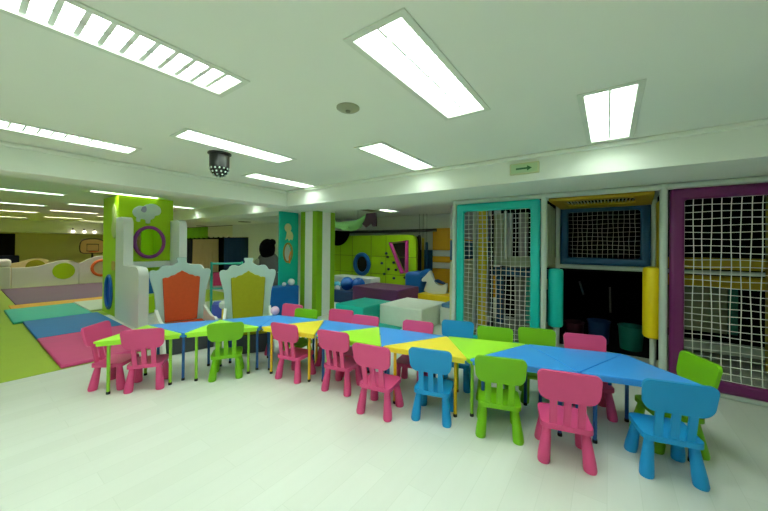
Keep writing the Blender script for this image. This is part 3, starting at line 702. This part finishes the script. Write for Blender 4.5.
# ball pit
t = thing('ball_pit', 'foam ball pit with a navy front and a white rear bench', 'ball pit', (-6.5, 7.0, 0))
MB().box(-.9, .95, -.75, -.6, 0, .34).build('front_wall', mat('navy_foam', (8, 50, 104), .5), t, bevel=.03)
MB().box(-.9, .70, .35, .85, 0, .60).build('bench', FOAMW, t, bevel=.03)
MB().box(-.9, .95, -.6, .35, 0, .24).build('pit_floor', MATS['navy_foam'], t)
MB().box(.71, .95, -.6, .85, 0, .30).build('side_wall', MATS['navy_foam'], t, bevel=.03)
BALLS = [(-6.38, 6.95, .20, 'ball_blue', (14, 100, 196), 'big blue ball in the pit, left of two'), (-5.98, 7.0, .20, 'ball_blue', (14, 100, 196), 'big blue ball in the pit, next to the purple block'),
         (-6.75, 6.62, .12, 'ball_white', (225, 225, 235), 'white ball at the front of the ball pit'), (-7.0, 6.58, .10, 'ball_pink', (226, 90, 150), 'pink ball at the front of the ball pit'),
         (-6.80, 6.95, .12, 'ball_aqua', (80, 190, 214), 'pale aqua ball in the ball pit'), (-7.15, 6.95, .12, 'ball_navy', (14, 60, 120), 'navy ball at the left of the ball pit'),
         (-7.05, 7.2, .1, 'ball_aqua2', (60, 160, 200), 'light blue ball at the back left of the pit'), (-6.45, 6.6, .09, 'ball_white', (225, 225, 235), 'small white ball right at the pit front')]
for x, y, r, mn, c, l in BALLS:
    tag(MB().ball((0, 0, r), r, 22, 12).build('ball', mat(mn, c, .25, .6), loc=(x, y, .24)), l, 'ball', 'balls in the ball pit')
# climbing wall
t = thing('climbing_wall', 'lime climbing wall with holds, a blue porthole and a pink triangular window', 'climbing wall', (-6.75, 8.6, 0))
ph = circle(-.43, .92, .30, 32, .33)
tri = [(.83, 1.66), (1.42, 1.71), (1.42, .78), (1.30, .76)]
MB().plate(rrect(-2.2, 1.80, 0, 1.95, (0, 0, .22, 0)), [ph, tri], .10, XZ(0)).build('board', LIMEP, t, bevel=.012)
MB().path([(u, -.01, v) for u, v in circle(-.43, .92, .32, 32, .35)], .075, 10, True).build('porthole_ring', MATS['blue_ring'], t)
PKR = mat('pink_rim', (206, 60, 150), .4)
MB().path([(u, -.012, v) for u, v in ((.80, 1.69), (1.46, 1.74), (1.46, .72), (1.28, .70))], .068, 8, True).build('window_rim', PKR, t)
DK = mat('grey_seam', (96, 124, 10), .7)
for v in (.62, 1.22): MB().box(-2.2, 1.8, -.003, .0, v - .008, v + .008).build('seam', DK, t)
for u in (-1.5, -.9, -.02, .62): MB().box(u - .008, u + .008, -.003, .0, .02, 1.93).build('seam', DK, t)
HC = [(40, 60, 90), (30, 40, 30), (26, 60, 50), (40, 30, 60)]
for i, (x, z) in enumerate(((-6.29, .99), (-6.05, 1.21), (-5.8, 1.03), (-6.01, .8), (-5.79, .51), (-5.36, .56), (-6.19, .63), (-5.71, .79), (-6.11, 1.33))):
    MB().ball((x + 6.75, -.01, z), .055, 10, 7, (1, .8, .8)).build('climbing_hold', mat('hold_%d' % (i % 4), HC[i % 4], .6), t)
fbox('wall_backing', -8.9, -4.9, 8.75, 8.80, 0, 1.9, mat('brown_backing', (44, 36, 28), .8), 'brown board closing the space behind the climbing wall', 'board', .0)
tag(MB().plate([(u, v) for u, v in circle(0, 0, .62, 40)][20:] , (), .08, lambda u, v, w: (u, w, v)).build('tunnel_mouth', BLACKMATTE, loc=(-8.35, 8.48, 2.19)), 'black half round shape above the left end of the climbing wall', 'tunnel')
# rear wall fittings
t = thing('wall_panelling', 'yellow and white striped wall padding right of the climbing wall', 'wall padding', (-4.3, 9.395, 0))
YO = mat('ochre_pad', (224, 164, 10), .5)
for z0, z1, m in ((.1, .86, YO), (.87, 1.05, FOAMW), (1.06, 1.26, YO), (1.27, 1.45, FOAMW), (1.46, 2.18, YO)):
    MB().box(-.45, 1.6, -.07, 0, z0, z1).build('pad', m, t, bevel=.015)
t = thing('wall_pad', 'dark blue wall padding between the climbing wall and the yellow stripes', 'wall padding', (-5.07, 9.395, 0))
MB().box(-.30, .31, -.07, 0, .1, 1.46).build('pad', mat('dusk_blue_pad', (8, 84, 120), .5), t, bevel=.015)
t = thing('wall_rail', 'dark grey rail along the rear wall above the climbing wall', 'rail', (-6.5, 9.3, 2.12))
MB().tube((-2.4, 0, 0), (1.9, 0, 0), .05, None, 10).build('bar', mat('rail_grey', (88, 90, 84), .6), t)
for x in (-2.2, -.2, 1.7): MB().tube((x, 0, 0), (x, .1, 0), .03, None, 8).build('bracket', MATS['rail_grey'], t)
for x, y, z0, z1, c, l in ((-5.10, 9.05, .75, 1.95, (30, 50, 70), 'dark'), (-4.96, 9.05, .8, 1.85, (200, 170, 30), 'yellow'), (-4.82, 9.05, .75, 1.72, (20, 80, 120), 'blue')):
    o = thing('hanging_punch_tube', l + ' padded tube hanging from the ceiling beside the climbing wall', 'punch tube', (x, y, CZ))
    MB().tube((0, 0, z0 - CZ), (0, 0, z1 - CZ), .045, None, 14).build('tube', mat('tube_' + l, c, .6), o)
    MB().tube((0, 0, z1 - CZ), (0, 0, 0), .006, None, 6).build('rope', DARKW, o)
# rocking horse
t = thing('rocking_horse', 'white rocking horse with a blue mane on the yellow block', 'rocking horse', (-3.72, 7.45, .34))
hs = spline([(-.30, .06), (-.24, .22), (-.22, .30), (-.34, .30), (-.36, .36), (-.22, .50), (-.12, .60), (-.08, .50), (.0, .34), (.12, .24), (.28, .26), (.34, .30), (.36, .22), (.34, .05), (.20, .02), (0, .0), (-.2, .02), (-.30, .06)], 4)[:-1]
MB().plate(hs, (), .10, XZ(-.05)).build('body', FOAMW, t, bevel=.02)
MB().plate(spline([(-.12, .60), (-.30, .48), (-.42, .40), (-.44, .50), (-.30, .62), (-.12, .64), (-.12, .60)], 4)[:-1], (), .06, XZ(-.03)).build('mane', mat('horse_blue', (20, 104, 180), .5), t, bevel=.01)
MB().plate([(.02, .33), (.28, .262), (.28, .30), (.06, .38)], (), .16, XZ(-.08)).build('saddle', mat('horse_saddle', (40, 60, 110), .5), t, bevel=.01)
fbox('foam_block', -4.75, -4.12, 7.55, 8.3, 0, .85, mat('royal_blue_foam', (4, 96, 176), .45), 'royal blue foam shape behind the rocking horse', bev=.12)
# ceiling aircraft toy
t = thing('hanging_toy', 'green crocodile shaped toy with purple fins hanging under the ceiling', 'hanging toy', (-6.15, 6.8, 2.22))
MB().path([(-.85, 0, .10), (-.70, 0, .06), (-.55, 0, -.02), (-.25, 0, -.05), (.1, 0, -.06), (.32, 0, -.02), (.5, 0, .12), (.6, 0, .24)], [.05, .09, .10, .13, .15, .13, .08, .02], 14).build('body', mat('croc_green', (140, 200, 120), .5), t)
MB().plate([(.45, .0), (.62, .27), (.95, .28), (.98, -.1), (.85, -.1), (.8, -.0), (.6, -.12)], (), .05, XZ(-.02)).build('tail_fin', mat('croc_purple', (90, 60, 84), .6), t)
MB().plate([(-.2, -.1), (-.1, -.2), (.05, -.18), (.1, -.1)], (), .4, XZ(-.2)).build('fin', MATS['croc_green'], t)
for x in (-.6, .3): MB().tube((x, 0, 0), (x, 0, CZ - 2.22), .004, None, 5).build('wire', DARKW, t)

# ------------------------------------------------------------------ curtains and costume corner
def drape(x0, x1, z0, z1, y, m, label, amp=.05):
    n = max(24, int((x1 - x0) * 30)); pts = []
    cx = (x0 + x1) / 2
    f = [(x0 - cx + (x1 - x0) * k / n, amp * sin(k * .95) + amp * .5 * sin(k * .37)) for k in range(n + 1)]
    vs = []; fs = []
    for (x, yy) in f: vs += [(x, yy, 0), (x * .99, yy * .8, z1 - z0), (x, yy + .02, 0), (x * .99, yy * .8 + .02, z1 - z0)]
    for k in range(n):
        a, b = k * 4, k * 4 + 4
        fs += [(a, b, b + 1, a + 1), (a + 2, a + 3, b + 3, b + 2), (a + 1, b + 1, b + 3, a + 3), (a, a + 2, b + 2, b)]
    fs += [(0, 1, 3, 2), (n * 4, n * 4 + 2, n * 4 + 3, n * 4 + 1)]
    return tag(MB().add(vs, fs).build('curtain', m, loc=(cx, y, z0)), label, 'curtain')
drape(-17.3, -16.45, .02, 1.80, 6.8, mat('slate_curtain', (52, 62, 70), .9), 'slate grey curtain at the left end of the rail behind the thrones')
drape(-16.4, -13.95, .02, 1.80, 6.8, mat('beige_curtain', (214, 194, 154), .9, .1, .1, 3), 'beige curtain showing between the tower and the olive throne')
drape(-13.4, -11.02, .02, 1.84, 6.8, mat('navy_curtain', (36, 62, 98), .9, .1, .2, 3), 'navy curtain beyond the olive throne')
def valance(x0, x1, z0, z1, m, label):
    c = (x0 + x1) / 2; pts = [(x0 - c, z1), (x0 - c, z0 + .08)]
    n = 5
    for k in range(n):
        for q in range(1, 9):
            pts.append((x0 - c + (x1 - x0) * (k + q / 8) / n, z0 + .08 - .08 * sin(pi * q / 8)))
    pts.append((x1 - c, z1))
    return tag(MB().plate([(u, v) for u, v in pts], (), .08, XZ(0)).build('valance', m, loc=(c, 6.56, 0), bevel=.01), label, 'valance')
valance(-16.6, -14.35, 1.84, 2.34, mat('leaf_green_valance', (120, 190, 40), .7, .2, .25, 2), 'leaf green scalloped valance above the beige curtain')
valance(-14.33, -12.2, 1.86, 2.34, mat('cream_valance', (226, 224, 190), .7), 'cream scalloped valance beside the green one')
struct('trim_8', MB().box(-12.15, -11.0, 6.5, 6.6, 1.86, CZ), WALLW)
tag(MB().box(-.2, .2, -.05, .05, 0, 2.3).build('green_post', LIMEP, loc=(-16.9, 6.5, 0)), 'green post at the left end of the curtains', 'post')
# grey plush figure by the white wall
t = thing('plush_toy', 'big round grey plush toy leaning at the white wall behind the olive throne', 'plush toy', (-8.95, 5.98, 0))
GP = mat('grey_plush', (96, 96, 96), 1, .05, .25, 6); DP = mat('dark_plush', (16, 16, 18), 1, .05)
MB().ball((0, 0, .95), .42, 24, 14, (1, .8, 1.0)).ball((0, 0, .4), .45, 24, 14, (1, .85, .9)).build('body', GP, t)
MB().ball((.12, -.12, 1.45), .26, 20, 12, (1, .9, 1.25)).ball((-.05, -.05, 1.62), .12, 14, 8).ball((.28, -.05, 1.66), .11, 14, 8).build('head', DP, t)
MB().ball((.1, -.22, .62), .22, 18, 10, (1, .8, 1)).build('belly', DP, t)
MB().ball((-.1, -.28, 1.0), .14, 16, 10).build('face', mat('pale_plush', (150, 150, 148), 1, .05), t)
# small teal stand between the thrones
t = thing('toy_stand', 'small teal framed stand with a crimson board seen between the thrones', 'stand', (-6.85, 3.55, 0), radians(60))
TF = mat('teal_frame', (40, 160, 140), .5)
for sx in (-.3, .3): MB().tube((sx, 0, 0), (sx, 0, 1.2), .025, None, 10).build('upright', TF, t)
for z in (.62, 1.16): MB().tube((-.3, 0, z), (.3, 0, z), .022, None, 10).build('crosspiece', TF, t)
MB().box(-.27, .27, -.015, .015, .68, .98).build('board', mat('crimson_board', (170, 30, 80), .5), t, bevel=.005)
MB().box(-.27, .27, -.25, .25, .02, .30).build('shelf_box', mat('violet_box', (70, 90, 190), .5), t, bevel=.01)
t = thing('stool', 'yellow stool with a white seat behind the gap between the thrones', 'stool', (-5.75, 3.05, 0), radians(60))
MB().lathe([(.16, 0), (.15, .05), (.14, .40), (.15, .41)], n=24).build('body', YELLP, t)
MB().lathe([(.17, .41), (.19, .44), (.185, .50), (.15, .53), (.002, .535)], n=24).build('seat', FOAMW, t)

# ------------------------------------------------------------------ world and view
w = bpy.data.worlds.new('world'); SC.world = w; w.use_nodes = True
w.node_tree.nodes['Background'].inputs['Color'].default_value = (.8, 1, .85, 1)
w.node_tree.nodes['Background'].inputs['Strength'].default_value = .02
vs = SC.view_settings
vs.view_transform = 'Standard'; vs.look = 'None'; vs.gamma = 1; vs.use_curve_mapping = False
vs.exposure = 0
SC.cycles.max_bounces = 10; SC.cycles.diffuse_bounces = 8; SC.cycles.use_denoising = True
SC.cycles.sample_clamp_indirect = 6
